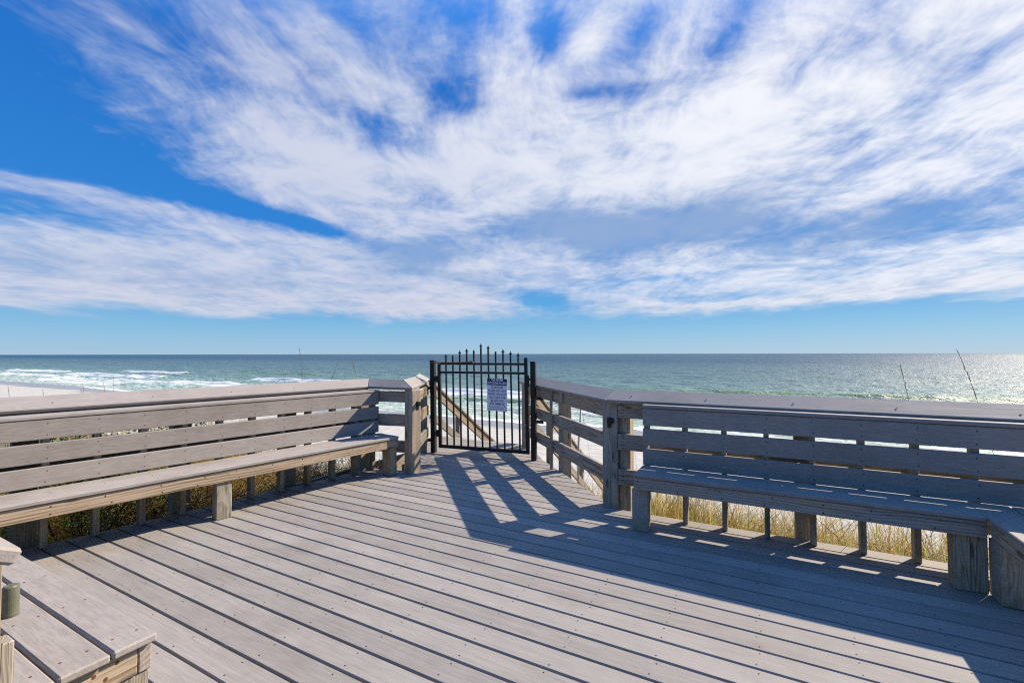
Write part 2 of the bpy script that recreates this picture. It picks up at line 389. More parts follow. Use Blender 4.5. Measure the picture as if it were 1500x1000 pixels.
def deck():
    mb = MB(); pitch_ = .1455; gap = .0105
    v = 4.045-pitch_*46
    k = 0
    while v < V_END-.02:
        v0, v1 = v+gap/2, min(v+pitch_-gap/2, V_END)
        l0, l1 = interp(EDGE_L, v0), interp(EDGE_L, v1)
        if v0 < 4.04: r0, r1 = interp(EDGE_R, v0), interp(EDGE_R, v1)
        else: r0, r1 = interp(EDGE_R, max(v0, 4.0501)), interp(EDGE_R, max(v1, 4.0501))
        # each strip is one or two boards long
        cuts = [(l0, l1, 0)]
        dz = random.uniform(-.0012, .0012)
        c = [uv(l0, v0, -.038), uv(r0, v0, -.038), uv(l1, v1, -.038), uv(r1, v1, -.038), uv(l0, v0, dz), uv(r0, v0, dz), uv(l1, v1, dz), uv(r1, v1, dz)]
        mb.hexa(c, UX, VX, ZX, .004, 0)
        # screws: two per joist
        j = -6.1
        while j < 3.2:
            if max(l0, l1)+.04 < j < min(r0, r1)-.04:
                for vv in (v0+.026, v1-.026):
                    if random.random() < .95:
                        p = uv(j+random.uniform(-.012, .012), vv+random.uniform(-.006, .006), dz)
                        if p.y > .3: mb.disc(p, ZX, .0039, .0008, 7, 1)
            j += .405
        v += pitch_; k += 1
    o = mb.build('deck', [DECK, SCREW, RSCREW]); tag(o, kind='structure')
    # joists and rim under the boards
    fr = MB()
    for j in np.arange(-5.7, 3.2, .405):
        vs = [vv for vv in np.arange(-2.4, V_END, .05) if interp(EDGE_L, vv)+.05 < j < interp(EDGE_R, max(vv, 4.0501) if vv > 4.045 else vv)-.05]
        if vs and max(vs)-min(vs) > .2: fr.box(uv, j-.019, j+.019, min(vs), max(vs), -.25, -.0395, 'b')
    def rim(a, b): fr.beam(Vector(a)+ZX*-.145, Vector(b)+ZX*-.145, ZX, .22, .038)
    rim(uv(-1.1, 4.02), uv(1.75, 4.02)); rim(ln(-1.5, 4.71), ln(3.34, 4.71)); rim(uv(to_uv(S_IN)[0], V_END-.03), uv(to_uv(E_IN)[0]+.05, V_END-.03))
    rim(w3(.92, 4.14), w3(.17, 6.78))
    fr.build('deck_frame', TIM, o)
deck()

# ------------------------------------------------------------------ generic rail pieces
def cap_run(mb, pts, out_sign, zin=.967, w=.185, beta=R(28), t=.036, mi=0):
    """sloping cap board along the inner-edge polyline, mitred at the corners"""
    pts = [Vector((p[0], p[1], 0)) for p in pts]
    zs = [p[2] if len(p) > 2 and p[2] else zin for p in [list(q)+[0]*(3-len(q)) for q in pts]]
    prof = [(0, 0), (w*math.cos(beta), w*math.sin(beta)), (t*math.sin(beta), -t*math.cos(beta)), (w*math.cos(beta)+t*math.sin(beta), w*math.sin(beta)-t*math.cos(beta))]
    dirs = [(b-a).normalized() for a, b in zip(pts, pts[1:])]
    outs = [Vector((-d.y, d.x, 0))*out_sign for d in dirs]
    def corner(i, o, z):
        if i == 0: p = pts[0]+outs[0]*o
        elif i == len(pts)-1: p = pts[-1]+outs[-1]*o
        else:
            b = outs[i-1]+outs[i]; b = b/(1+outs[i-1].dot(outs[i])); p = pts[i]+b*o
        return Vector((p.x, p.y, zin+z))
    for i in range(len(dirs)):
        g = .0012
        c = []
        for pr in (2, 0):            # bottom, top
            for io in (0, 1):        # inner, outer
                o, z = prof[pr+io]
                a, b = corner(i, o, z), corner(i+1, o, z)
                c += [a+dirs[i]*g, b-dirs[i]*g]
        A = outs[i]*math.cos(beta)+ZX*math.sin(beta); T = dirs[i].cross(A)
        mb.hexa(c, dirs[i], A, T, .007, mi)
def post(mb, ctr, ax, w, d, z0, z1, mi=0, bev=.006):
    """vertical post centred on ctr, width w along ax, depth d"""
    ax = Vector(ax).normalized(); mb.beam(Vector((ctr[0], ctr[1], z0)), Vector((ctr[0], ctr[1], z1)), ax, w, d, bev, mi)
def nails(mb, ctr, dirv, nrm, offs, mi):
    for a, b in offs: mb.disc(Vector(ctr)+Vector(dirv)*a+ZX*b, nrm, .0045, .001, 6, mi)
RZ = [(.805, .935), (.522, .662), (.212, .35)]

# ------------------------------------------------------------------ right railing
def right_railing():
    t = thing('railing', uv(-1.2, 4.12), 'weathered wooden railing with sloping cap behind the shaded bench and beside the gate latch', 'railing')
    K = P_IN+UX*2.69; KE = K+Vector((math.cos(R(-68)), math.sin(R(-68)), 0))*1.5  # KE: unseen return of the cap, added to cast the corner shadow
    mb = MB(); cap_run(mb, [E_IN, P_IN, K, KE], 1)
    for u_ in np.arange(-1.0, 1.5, .61):
        mb.disc(uv(u_, 4.05, .967+.07*math.tan(R(28))), (uv(0, -math.sin(R(28)))+ZX*math.cos(R(28))), .006, .001, 6, 1)
    mb.build('cap', [CAPM, SCREW], t)
    def posts(ctr, ax, w, d, z0=-1.3, z1=.95): mb = MB(); post(mb, ctr, ax, w, d, z0, z1); mb.build('post', TIM, t)
    posts(uv(-1.198, 4.122), UX, .136, .136)
    posts(uv(-1.078, 4.176), UX, .1, .136)
    posts(uv(.29, 4.17), UX, .136, .136)
    posts(uv(1.62, 4.17), UX, .136, .136)
    d = (E_IN-P_IN).normalized(); o = Vector((d.y, -d.x, 0))     # outward (right)
    posts(P_IN+d*1.35+o*.16, d, .12, .12)
    posts(E_IN-d*.06+o*.09, d, .1, .1)
    # bench side rails
    for z0, z1 in RZ:
        mb = MB(); mb.box(uv, -1.128, 1.85, 4.062, 4.10, z0, z1, 'a', .004)
        for a in (-1.09, -1.075):
            for b in (.02, .045, .075, .105, .122): mb.disc(uv(a+random.uniform(-.004, .004), 4.062, z0+b), -VX, .0042, .001, 6, 1)
        mb.build('rail', [RAILM, SCREW], t)
        mb = MB(); a = P_IN+d*.10+o*.062; b = P_IN+d*2.62+o*.062
        zc = (z0+z1)/2; mb.beam(a+ZX*zc, b+ZX*zc, ZX, z1-z0, .038, .004)
        for k in (.03, .06):
            for q in (-.045, -.015, .02, .05): mb.disc(a+d*k-o*.019+ZX*(zc+q), -o, .0042, .001, 6, 1)
        mb.build('rail', [RAILM, SCREW], t)
    # trim lath, small block and grey conduit beside the middle post
    mb = MB(); a = P_IN+d*1.44+o*.022; mb.beam(a+ZX*.0, a+ZX*.93, d, .032, .03); mb.build('trim_lath', TIM, t)
    mb = MB(); a = P_IN+d*1.12+o*.03; mb.beam(a+ZX*.83, a+ZX*.945, d, .075, .024); mb.build('block', TIM, t)
    mb = MB(); a = P_IN+d*1.2+o*.25; mb.tube([a+ZX*-.5, a+ZX*.35+o*.02, a+ZX*.8+o*.06], .012, 8); mb.build('conduit', plain('grey_conduit', (.5, .5, .5), .5), t, smooth=True)
    # black round bumper on the corner post
    mb = MB(); p = uv(-1.195, 4.054, .775)
    mb.box(lambda a, b, z: p+UX*a+VX*b+ZX*z, -.022, .012, -.012, 0, -.06, .03, 'z'); mb.tube([p-VX*.045+UX*.012, p+VX*.002+UX*.012], .028, 12)
    mb.build('bumper', IRON, t)
right_railing()

# ------------------------------------------------------------------ left railing
def left_railing():
    t = thing('railing', ln(3.4, 4.8), 'weathered wooden railing with sloping cap behind the sunlit bench and beside the gate hinges', 'railing')
    A = ln(3.33, 4.76)
    mb = MB(); cap_run(mb, [ln(-2.2, 4.76), A, B_IN, Q_IN, S_IN], 1, .988)
    for l_ in np.arange(-.6, 3.3, .61): mb.disc(ln(l_, 4.82, .988+.06*math.tan(R(28))), NX*-math.sin(R(28))+ZX*math.cos(R(28)), .006, .001, 6, 1)
    mb.build('cap', [CAPM, SCREW], t)
    def posts(ctr, ax, w, d, z0=-1.3, z1=.96): mb = MB(); post(mb, ctr, ax, w, d, z0, z1); mb.build('post', TIM, t)
    for l_ in (-.5, .49, 1.46, 2.43, 3.36): posts(ln(l_, 4.913), LX, .136, .136)
    posts(w3(-1.168, 5.375), LX, .136, .136)
    posts(Q_IN+w3(-.075, .12), (0, 1, 0), .1, .1); posts(S_IN+w3(-.09, 0), (0, 1, 0), .1, .1)
    for z0, z1 in RZ:
        zc = (z0+z1)/2; h = z1-z0
        lift = .022 if z1 > .9 else 0
        mb = MB(); mb.box(ln, -2.2, 3.30, 4.805, 4.843, z0+lift, z1+lift, 'a', .004); mb.build('rail', RAILM, t)
        mb = MB(); a = ln(3.38, 4.73); b = w3(-1.235, 5.44)
        if h: mb.beam(a+ZX*zc, b+ZX*zc, ZX, h, .038, .004); mb.build('rail', RAILM, t)
        mb = MB(); a = w3(-1.155, 5.46); b = Q_IN+w3(-.03, .2); mb.beam(a+ZX*zc, b+ZX*zc, ZX, h, .038, .004)
        for q in (-.05, -.02, .01, .04): mb.disc(a+w3(.019, .05, zc+q), (1, 0, 0), .004, .001, 6, 1)
        mb.build('rail', [RAILM, SCREW], t)
        mb = MB(); a = Q_IN+w3(-.035, .22); b = S_IN+w3(-.035, .02); mb.beam(a+ZX*zc, b+ZX*zc, ZX, h, .038, .004); mb.build('rail', RAILM, t)
    mb = MB(); p = w3(-1.118, 5.352, .80)
    mb.box(lambda a, b, z: p+LX*a+NX*-b+ZX*z, -.02, .02, -.002, .02, -.07, .03, 'z'); mb.tube([p, p-NX*.06], .026, 12)
    mb.build('bumper', IRON, t)
left_railing()

# ------------------------------------------------------------------ benches
BZ = [(.448, .586), (.613, .752), (.780, .921)]
def bench_body(t, f, a0, a1, front, back, zt, struts, strut_w=.04, depth_sign=1, legs=(), a1b=None, capd=.14):
    """seat along a; b grows towards the back; f(a,b,z)"""
    mid = front+(back-front)*.56
    mb = MB(); mb.box(f, a0, a1, front-.012, mid-.004, zt-.028, zt, 'a', .005)
    if back-mid > .03: mb.box(f, a0, a1, mid+.004, back-.012, zt-.028, zt, 'a', .005)
    for s_ in struts:
        if s_ > a1: continue
        for b in (front+.03, mid-.04, mid+.04): mb.disc(f(s_, b, zt), ZX, .0042, .0008, 6, 1)
    mb.build('seat', [SEAT, SCREW], t)
    nrm = f(0, -1, 0)-f(0, 0, 0)
    mb = MB(); mb.box(f, a0, a1, front, front+.038, zt-.125, zt-.031, 'a', .004)
    for s_ in struts[::1]:
        if s_ > a1: continue
        for b in (-.055, -.105): mb.disc(f(s_+random.uniform(-.03, .03), front, zt+b), nrm, .005, .001, 6, 1)
    mb.build('apron', [APR, SCREW], t)
    for a in struts:
        mb = MB(); mb.box(f, a-strut_w/2, a+strut_w/2, back+.03, back+.115, .002, .917, 'z', .003); mb.build('strut', TIM, t)
        if a > a1: continue
        mb = MB(); mb.box(f, a-strut_w/2, a+strut_w/2, front+.04, back-.014, zt-.12, zt-.031, 'b', .003); mb.build('seat_bearer', TIM, t)
    mb = MB(); mb.box(f, a0+.02, a1-.02, back-.012, back+.026, zt-.185, zt-.034, 'a', .003); mb.build('light_stop_board', TIM, t)  # hidden board added under the seat back to narrow the sun streaks
    for z0, z1 in BZ:
        mb = MB(); mb.box(f, a0, a1b or a1, back, back+.028, z0, z1, 'a', .004)
        for s_ in struts:
            for q in (.03, z1-z0-.03): mb.disc(f(s_+random.uniform(-.006, .006), back, z0+q), nrm, .0045, .001, 6, 1)
        mb.build('backrest_board', [SEAT, SCREW if f is uv else RSCREW], t)
    mb = MB(); mb.box(f, a0-.004, (a1b or a1)+.004, back-.006, back+capd, .924, .950, 'a', .004); mb.build('backrest_cap', SEAT, t)
    for (l0, l1, b0, b1) in legs:
        mb = MB(); m_ = (l0+l1)/2
        mb.box(f, l0, l1, b0, b1, .002, zt-.126, 'z', .004)
        mb.build('leg', TIM, t)

t = thing('bench', uv(0, 3.75), 'long slatted bench with three board backrest, its front in shadow', 'bench', 'deck benches')
bench_body(t, uv, -.872, 1.126, 3.59, 3.905, .45, [-.85, -.545, -.255, .035, .325, .612, .9, 1.19, 1.5], .036, 1,
           [(-.895, -.776, 3.615, 3.72), (.985, 1.058, 3.612, 3.72), (1.060, 1.134, 3.616, 3.72)], 1.56)
t = thing('bench', ln(1.5, 4.45), 'long slatted bench with three board backrest, its front in full sun', 'bench', 'deck benches')
bench_body(t, ln, -1.25, 3.385, 4.25, 4.615, .437, [.57-.281*k for k in (6, 5, 4, 3, 2, 1)]+[.57+.281*k for k in range(10)]+[3.34], .042, 1,
           [(1.53, 1.648, 4.268, 4.36), (3.275, 3.38, 4.268, 4.40), (-.4, -.28, 4.268, 4.36)], None, .152)

# return bench at the right edge (no back), runs towards the camera
def return_bench():
    t = thing('bench', uv(1.3, 2.9), 'backless bench end with a sunlit seat meeting the shaded bench at the corner', 'bench', 'deck benches')
    f = lambda a, b, z=0: uv(b, a, z)
    mb = MB(); mb.box(f, 1.3, 3.89, 1.124, 1.318, .422, .452, 'a', .005); mb.box(f, 1.3, 3.89, 1.327, 1.52, .422, .452, 'a', .005)
    for a in np.arange(3.5, 1.3, -.4):
        for b in (1.15, 1.29, 1.35, 1.49): mb.disc(f(a, b, .452), ZX, .0042, .0008, 6, 1)
    mb.build('seat', [SEAT, SCREW], t)
    mb = MB(); mb.box(f, 1.3, 3.58, 1.136, 1.174, .325, .419, 'a', .004)
    for a in np.arange(3.5, 1.3, -.4): mb.disc(f(a, 1.136, .37), -UX, .005, .001, 6, 1)
    mb.build('apron', [APR, SCREW], t)
    for v0 in (3.485, 1.6): mb = MB(); mb.box(f, v0, v0+.15, 1.142, 1.30, .002, .324, 'z', .004); mb.build('leg', TIM, t)
return_bench()

# near bench, lower left
def near_bench():
    t = thing('bench', uv(-2.4, .6), 'low backless bench of three wide boards beside the camera, green canister on it', 'bench', 'deck benches')
    zt = .42; f = uv
    mb = MB()
    for k, (a, b) in enumerate([(.700, .823), (.568, .692), (.436, .560)]):
        mb.box(f, -4.62, -1.845+.004*k, a, b, zt-.028, zt, 'a', .006)
        for uu in np.arange(-1.93, -4.4, -.405):
            for q in (.03, .095): mb.disc(f(uu+random.uniform(-.01, .01), a+q, zt), ZX, .0042, .0008, 7, 2 if random.random() < .6 else 1)
    mb.build('seat', [SEAT, SCREW, RSCREW], t)
    mb = MB(); mb.box(f, -1.906, -1.868, .44, .776, zt-.122, zt-.031, 'b', .003)
    for b, z in ((.72, -.05), (.66, -.06), (.69, -.085), (.62, -.1)): mb.disc(f(-1.868, b, zt+z), UX, .006, .001, 7, 1)
    mb.build('end_board', [APR, RSCREW], t)
    mb = MB(); mb.box(f, -4.6, -1.868, .779, .816, zt-.122, zt-.031, 'a', .003); mb.build('apron', APR, t)
    for u0 in (-2.01, -3.3, -4.5): mb = MB(); mb.box(f, u0, u0+.135, .70, .812, .002, zt-.124, 'z', .004); mb.build('leg', TIM, t)
    for u0 in (-2.01, -3.3, -4.5): mb = MB(); mb.box(f, u0, u0+.09, .40, .432, .002, zt-.02, 'z', .004); mb.build('leg', TIM, t)
near_bench()
def near_railing():
    t = thing('railing', uv(-1.7, .3), 'near end of a wooden railing with a worn grey cap, cut by the photo edge', 'railing')
    mb = MB(); cap_run(mb, [uv(-4.4, .385), uv(-1.445, .385)], -1, .947)
    mb.disc(uv(-1.445, .31, .945+.075*math.tan(R(28))-.02), UX, .007, .001, 8, 1)
    mb.build('cap', [CAPM, RSCREW], t)
    mb = MB(); mb.box(uv, -1.722, -1.668, .392, .43, .002, .66, 'z', .004); mb.build('brace', TIM, t)
    for u0 in (-1.555, -3.2, -4.3): mb = MB(); post(mb, uv(u0, .30), UX, .11, .13, -.5, .94); mb.build('post', STAIRW, t)
    for z0, z1 in RZ: mb = MB(); mb.box(uv, -4.4, -1.54, .19, .228, z0, z1, 'a', .004); mb.build('rail', RAILM, t)
near_railing()
mb = MB(); p = uv(-2.44, .615, .4205)
mb.tube([p, p+ZX*.003, p+ZX*.012, p+ZX*.013, p+ZX*.106, p+ZX*.108], [.0225, .024, .024, .023, .023, .022], 28)
mb.tube([p+ZX*.108, p+ZX*.1105], [.0195, .018], 28); mb.tube([p+ZX*.1105+UX*.004, p+ZX*.113+UX*.004], [.003, .0028], 10)
o = mb.build('canister', OLIVE, None, p, smooth=False)
tag(o, 'short olive green canister standing on the near low bench', 'canister')

# ------------------------------------------------------------------ gate
GL = w3(-1.10, 6.43); GR = w3(.285, 5.95)
GX = (GR-GL).normalized(); GN = Vector((GX.y, -GX.x, 0))      # GN points to the camera
if GN.y > 0: GN = -GN
GLEN = (GR-GL).length
def gate():
    for base, h, lean, lab, hh in ((GL, 1.275, .015, 'square black steel gate post carrying the hinges', 1), (GR, 1.262, .008, 'square black steel gate post on the latch side', 0)):
        t = thing('gate_post', base, lab, 'gate post', 'gate posts')
        mb = MB(); top = base+GX*(-lean*h)+ZX*h; mb.beam(base+ZX*.001, top, GX, .066, .066, .004); mb.build('shaft', IRON, t)
        mb = MB(); mb.beam(top+ZX*.0005, top+ZX*.018, GX, .076, .076, .005); mb.build('post_cap', IRON, t)
        for z in ((.90, .17) if hh else (.80, .5)):
            mb = MB(); q = base+ZX*z; s_ = -1 if hh else 1
            mb.beam(q+GX*.034*s_, q+GX*(.12)*s_, ZX, .04, .02, .002); mb.tube([q+GX*.115*s_-ZX*.025, q+GX*.115*s_+ZX*.025], .014, 8); mb.build('bracket', IRON, t)
    t = thing('iron_gate', GL+GX*.1, 'black iron picket gate with uneven spear tops closing the top of the beach stairs', 'gate')
    def g(s, z, n=0.): return GL+GX*(s-(z-.1)*.02)+GN*n+ZX*z
    s0, s1 = .105, GLEN-.085
    mb = MB()
    mb.beam(g(s0, .075), g(s0, 1.245), GX, .042, .042, .003); mb.beam(g(s1, .075), g(s1, 1.33), GX, .044, .042, .003)
    mb.beam(g(s0+.022, .098), g(s1-.023, .098), ZX, .044, .04, .003)
    mb.beam(g(s0+.022, 1.125), g(s1-.023, 1.125), ZX, .03, .03, .003); mb.beam(g(s0+.022, 1.245), g(s1-.023, 1.245), ZX, .03, .03, .003)
    mb.build('frame', IRON, t)
    tops = [1.385, 1.345, 1.435, 1.46, 1.42, 1.525, 1.50, 1.40, 1.45, 1.42, 1.40]
    for k in range(11):
        s = s0+(s1-s0)*(k+1)/12
        spear = k not in (1, 4, 7)
        zt = tops[k]; sh = zt-.062 if spear else zt
        mb = MB(); mb.beam(g(s, .121), g(s, 1.108), GX, .021, .021, .002); mb.beam(g(s, 1.142), g(s, 1.228), GX, .021, .021, .002); mb.beam(g(s, 1.262), g(s, sh), GX, .021, .021, .002)
        pk = mb.build('picket', IRON, t)
        if spear:
            mb = MB(); a = g(s, sh+.001)
            mb.tube([a, a+ZX*.012], [.0125, .0125], 8); mb.beam(g(s-.024, sh+.02), g(s+.024, sh+.02), ZX, .012, .01, .002)
            mb.tube([a+ZX*.013, a+ZX*.03, a+ZX*.06], [.008, .013, .002], 8)
            mb.build('spear_head', IRON, pk)
        else:
            mb = MB(); mb.beam(g(s, sh+.001), g(s, sh+.012), GX, .024, .024, .002); mb.build('end_cap', IRON, pk)
    for z in (1.03, .275):
        mb = MB(); mb.tube([g(.06, z-.045), g(.06, z+.045)], .016, 10); mb.beam(g(.04, z), g(.083, z), ZX, .05, .022, .002); mb.beam(g(.105, z-.03, .026), g(.105, z+.03, .026), GX, .036, .006, .001); mb.build('hinge', IRON, t)
    mb = MB(); mb.tube([g(-.02, 1.262, .034), g(.3, 1.258, .034), g(.60, 1.266, .034)], .009, 8); mb.tube([g(.585, 1.266, .034), g(.64, 1.268, .034)], .017, 8)
    mb.build('closer_rod', RUST, t)
    mb = MB(); mb.beam(g(s1+.03, .95, .03), g(s1+.03, 1.10, .03), GX, .03, .025, .003); mb.beam(g(s1-.01, 1.05, .032), g(s1+.09, 1.05, .032), ZX, .03, .014, .002); mb.build('latch', IRON, t)
    # sign
    sx = .972; W, H = .285, .43; zc = .835; tilt = R(1.3)
    def sg(a, b, n): return g(sx+a*math.cos(tilt)+b*math.sin(tilt), zc+b*math.cos(tilt)-a*math.sin(tilt), n)
    t = thing('sign', sg(0, 0, .018), 'white and navy warning sign about swinging, hung on the gate pickets', 'sign')
    def panel(a0, a1, b0, b1, n0, n1, bev=.001):
        mb = MB(); mb.hexa([sg(a, b, n) for n in (n0, n1) for b in (b0, b1) for a in (a0, a1)], GX, ZX, GN, bev); return mb
    panel(-W/2, W/2, -H/2, H/2, .013, .018).build('panel', WHITE, t)
    panel(-W/2, W/2, H/2-.088, H/2, .0183, .0205).build('header_band', NAVY, t)
    for a, b, n_, r_ in ((-.105, -.157, .018, .007), (.105, -.157, .018, .007), (-.13, .2, .0205, .005), (.13, .2, .0205, .005)):
        mb = MB(); mb.disc(sg(a, b, n_), GN, r_, .003, 8); mb.build('bolt', RUST, t)
    def text(name, lines, mat, n):
        V = []; F = []
        for (txt, b, size, wid) in lines:
            cu = bpy.data.curves.new('lettering', 'FONT'); cu.body = txt; cu.size = size; cu.align_x = 'CENTER'; cu.align_y = 'CENTER'; cu.offset = size*.018
            ob = bpy.data.objects.new('lettering', cu); col.objects.link(ob)
            dg = bpy.context.evaluated_depsgraph_get(); me = bpy.data.meshes.new_from_object(ob.evaluated_get(dg))
            xs = [v.co.x for v in me.vertices]; k = wid/(max(xs)-min(xs))
            b0 = len(V)
            for v in me.vertices: V.append(sg(v.co.x*k, b+v.co.y, n))
            for p in me.polygons: F.append([b0+i for i in p.vertices])
            bpy.data.objects.remove(ob); bpy.data.curves.remove(cu); bpy.data.meshes.remove(me)
        me = bpy.data.meshes.new(name); o0 = t.location
        me.from_pydata([tuple(v-o0) for v in V], [], F); me.materials.append(mat)
        o = bpy.data.objects.new(name, me); col.objects.link(o); o.parent = t
    text('lettering', [('THE PALMS', .195, .044, .17), ('OF DUNE ALLEN', .155, .044, .265)], LETW, .0212)
    text('lettering', [('DANGER', .098, .044, .17), ('PLEASE DO NOT', .052, .040, .255), ('SWING ON GATE', .008, .040, .265), ('YOU COULD BE', -.036, .040, .24), ('BILLED FOR', -.080, .040, .18), ('ANY DAMAGE', -.122, .042, .215)], LETN, .0187)
    # two illegible lines of small print
    mb = MB()
    for b, x0, x1 in ((-.165, -.09, .09), (-.19, -.125, .125)):
        x = x0
        while x < x1:
            l = random.uniform(.012, .034)
            mb.hexa([sg(a, bb, n) for n in (.0181, .0186) for bb in (b-.004, b+.004) for a in (x, min(x+l, x1))], GX, ZX, GN, .0001); x += l+.008
    mb.build('small_print', LETN, t)
gate()

# ------------------------------------------------------------------ stairs
SLOPE = .656
def zdune(u, v): return 0
def stairs():
    uS, uE = to_uv(S_IN)[0]-.02, to_uv(E_IN)[0]+.05
    t = thing('beach_stairs', uv((uS+uE)/2, V_END), 'straight wooden stairs running down the dune to the beach beyond the gate', 'stairs')
    n = 26; rise = .172; run = rise/SLOPE
    for k in range(1, n):
        mb = MB(); v = V_END+.01+(k-1)*run
        mb.box(uv, uS+.05, uE-.05, v, v+run*.48, -k*rise-.032, -k*rise, 'a', .004); mb.box(uv, uS+.05, uE-.05, v+run*.51, v+run*.99, -k*rise-.032, -k*rise, 'a', .004)
        mb.build('tread', DECK, t)
    for u_ in (uS, uE):
        mb = MB(); a = uv(u_, V_END+.02, -.12-.06); b = uv(u_, V_END+n*run, -.18-n*rise); mb.beam(a, b, ZX, .24, .038, .004); mb.build('stringer', STAIRW, t)
    for u_, v0, lab in ((uS-.03, 5.85, 'stair handrail of pale planks seen through the gate pickets'), (uE+.06, 6.03, 'stair handrail of pale planks seen between the railing boards beside the latch post')):
        h = thing('stair_handrail', uv(u_, v0), lab, 'handrail', 'stair handrails')
        L = n*run
        mb = MB(); mb.beam(uv(u_, v0+.02, .94), uv(u_, v0+L, .94-L*SLOPE), UX, .14, .036, .005); mb.build('handrail_cap', STAIRW, h)
        for dz, hh in ((.815, .125), (.40, .14)):
            mb = MB(); mb.beam(uv(u_+.03, v0+.03, dz), uv(u_+.03, v0+L, dz-L*SLOPE), ZX, hh*.85, .036, .004); mb.build('rail', STAIRW, h)
        for q in np.arange(.9, L, 1.5):
            mb = MB(); post(mb, uv(u_-.04, v0+q), UX, .09, .09, -q*SLOPE-1.0, .90-q*SLOPE); mb.build('post', STAIRW, h)
stairs()

# ------------------------------------------------------------------ ground: dune and beach
SEA = -5.0
def hnoise(u, v, s, seed):
    rs = np.random.RandomState(seed); z = np.zeros_like(u)
    for k in range(7):
        a = rs.uniform(0, 2*math.pi); f = s*(1.35**k)*rs.uniform(.8, 1.2); p = rs.uniform(0, 6.28)
        z = z+np.sin((u*math.cos(a)+v*math.sin(a))*f+p)*(1/1.25**k)
    return z/3.5
PV = [(-400, 3.), (-30, -.4), (-3, -.75), (4.6, -.72), (6.2, -1.0), (9., -2.6), (12.5, -4.05), (18, -4.35), (30, -4.7), (38.5, -5.0), (48, -5.4), (62, -6.2), (100, -8)]
def ground_z(u, v):
    z = np.interp(v, [p[0] for p in PV], [p[1] for p in PV])
    damp = np.exp(-np.maximum(0, v-14)/6.)
    z = z+hnoise(u, v, .9, 3)*.13*damp*(np.abs(v) < 400)+hnoise(u, v, .12, 5)*.09*(v > 8)
    z = z+np.where(v > 40, 0, hnoise(u, v, 2.6, 8)*.03)
    return z
def spread(lo, hi, step, far_lo, far_hi, k=1.18):
    a = list(np.arange(lo, hi, step)); s = step
    while a[-1] < far_hi: s *= k; a.append(a[-1]+s)
    s = step
    while a[0] > far_lo: s *= k; a.insert(0, a[0]-s)
    return np.array(a)
def grid_obj(name, us, vs, zf, mat, attrs=None):
    Ug, Vg = np.meshgrid(us, vs); Z = zf(Ug, Vg)
    X = Ug*UX.x+Vg*VX.x; Y = Ug*UX.y+Vg*VX.y
    co = np.stack([X, Y, Z], -1).reshape(-1, 3)
    nu, nv = len(us), len(vs)
    i = np.arange(nu*nv).reshape(nv, nu)
    f = np.stack([i[:-1, :-1], i[:-1, 1:], i[1:, 1:], i[1:, :-1]], -1).reshape(-1, 4)
    me = bpy.data.meshes.new(name); me.vertices.add(len(co)); me.vertices.foreach_set('co', co.ravel())
    me.loops.add(f.size); me.loops.foreach_set('vertex_index', f.ravel().astype(np.int32))
    me.polygons.add(len(f)); me.polygons.foreach_set('loop_start', np.arange(0, f.size, 4, dtype=np.int32)); me.polygons.foreach_set('loop_total', np.full(len(f), 4, dtype=np.int32))
    me.polygons.foreach_set('use_smooth', np.ones(len(f), dtype=bool))
    for k, a in (attrs or {}).items():
        at = me.attributes.new(k, 'FLOAT', 'POINT'); at.data.foreach_set('value', np.broadcast_to(a(Ug, Vg), Ug.shape).ravel().astype(np.float32))
    me.update(calc_edges=True); me.validate(); me.materials.append(mat)
    o = bpy.data.objects.new(name, me); col.objects.link(o); return o
def sand_mat():
    m, t = newmat('white_sand'); geo = t.n('ShaderNodeNewGeometry'); P = geo.outputs['Position']
    sv = t.attr('shore', 'Fac')
    a = t.noise(P, 1.3, 6., .6); b = t.noise(P, 14., 4., .6); c = t.noise(P, 90., 2., .6); lo = t.noise(P, .16, 4., .6)
    cc = t.mix(t.ss(a, .3, .7), (.36, .345, .315, 1), (.45, .435, .40, 1))
    cc = t.mix(t.ss(b, .5, .75, 0, .35), cc, (.26, .235, .19, 1))
    # wet band at the water's edge with a wandering margin
    wet = t.ss(t.m('ADD', sv, t.m('MULTIPLY', t.m('SUBTRACT', lo, .5), 9.)), 31.5, 34.5)
    cc = t.mix(wet, cc, (.22, .20, .175, 1))
    # litter and humus under the plants; beneath the deck, shade painted into the sand
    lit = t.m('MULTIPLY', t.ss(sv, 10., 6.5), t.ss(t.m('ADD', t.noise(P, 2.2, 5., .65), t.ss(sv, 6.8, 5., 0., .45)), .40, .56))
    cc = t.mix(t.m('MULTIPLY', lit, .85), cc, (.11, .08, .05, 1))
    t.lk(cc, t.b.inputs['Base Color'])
    t.set(t.b.inputs['Roughness'], t.lin(wet, 0, 1, .95, .22)); t.set(t.b.inputs['Specular IOR Level'], t.lin(wet, 0, 1, .15, .55))
    h = t.m('ADD', t.m('MULTIPLY', a, 1.4), t.m('ADD', t.m('MULTIPLY', b, .5), t.m('MULTIPLY', c, .08)))
    bm = t.n('ShaderNodeBump'); t.lk(h, bm.inputs['Height']); bm.inputs['Distance'].default_value = .08; t.set(bm.inputs['Strength'], t.lin(wet, 0, 1, .8, .05)); t.lk(bm.outputs[0], t.b.inputs['Normal'])
    return m
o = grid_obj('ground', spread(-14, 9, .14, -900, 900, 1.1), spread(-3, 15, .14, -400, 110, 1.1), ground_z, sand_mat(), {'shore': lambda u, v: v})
tag(o, kind='structure')

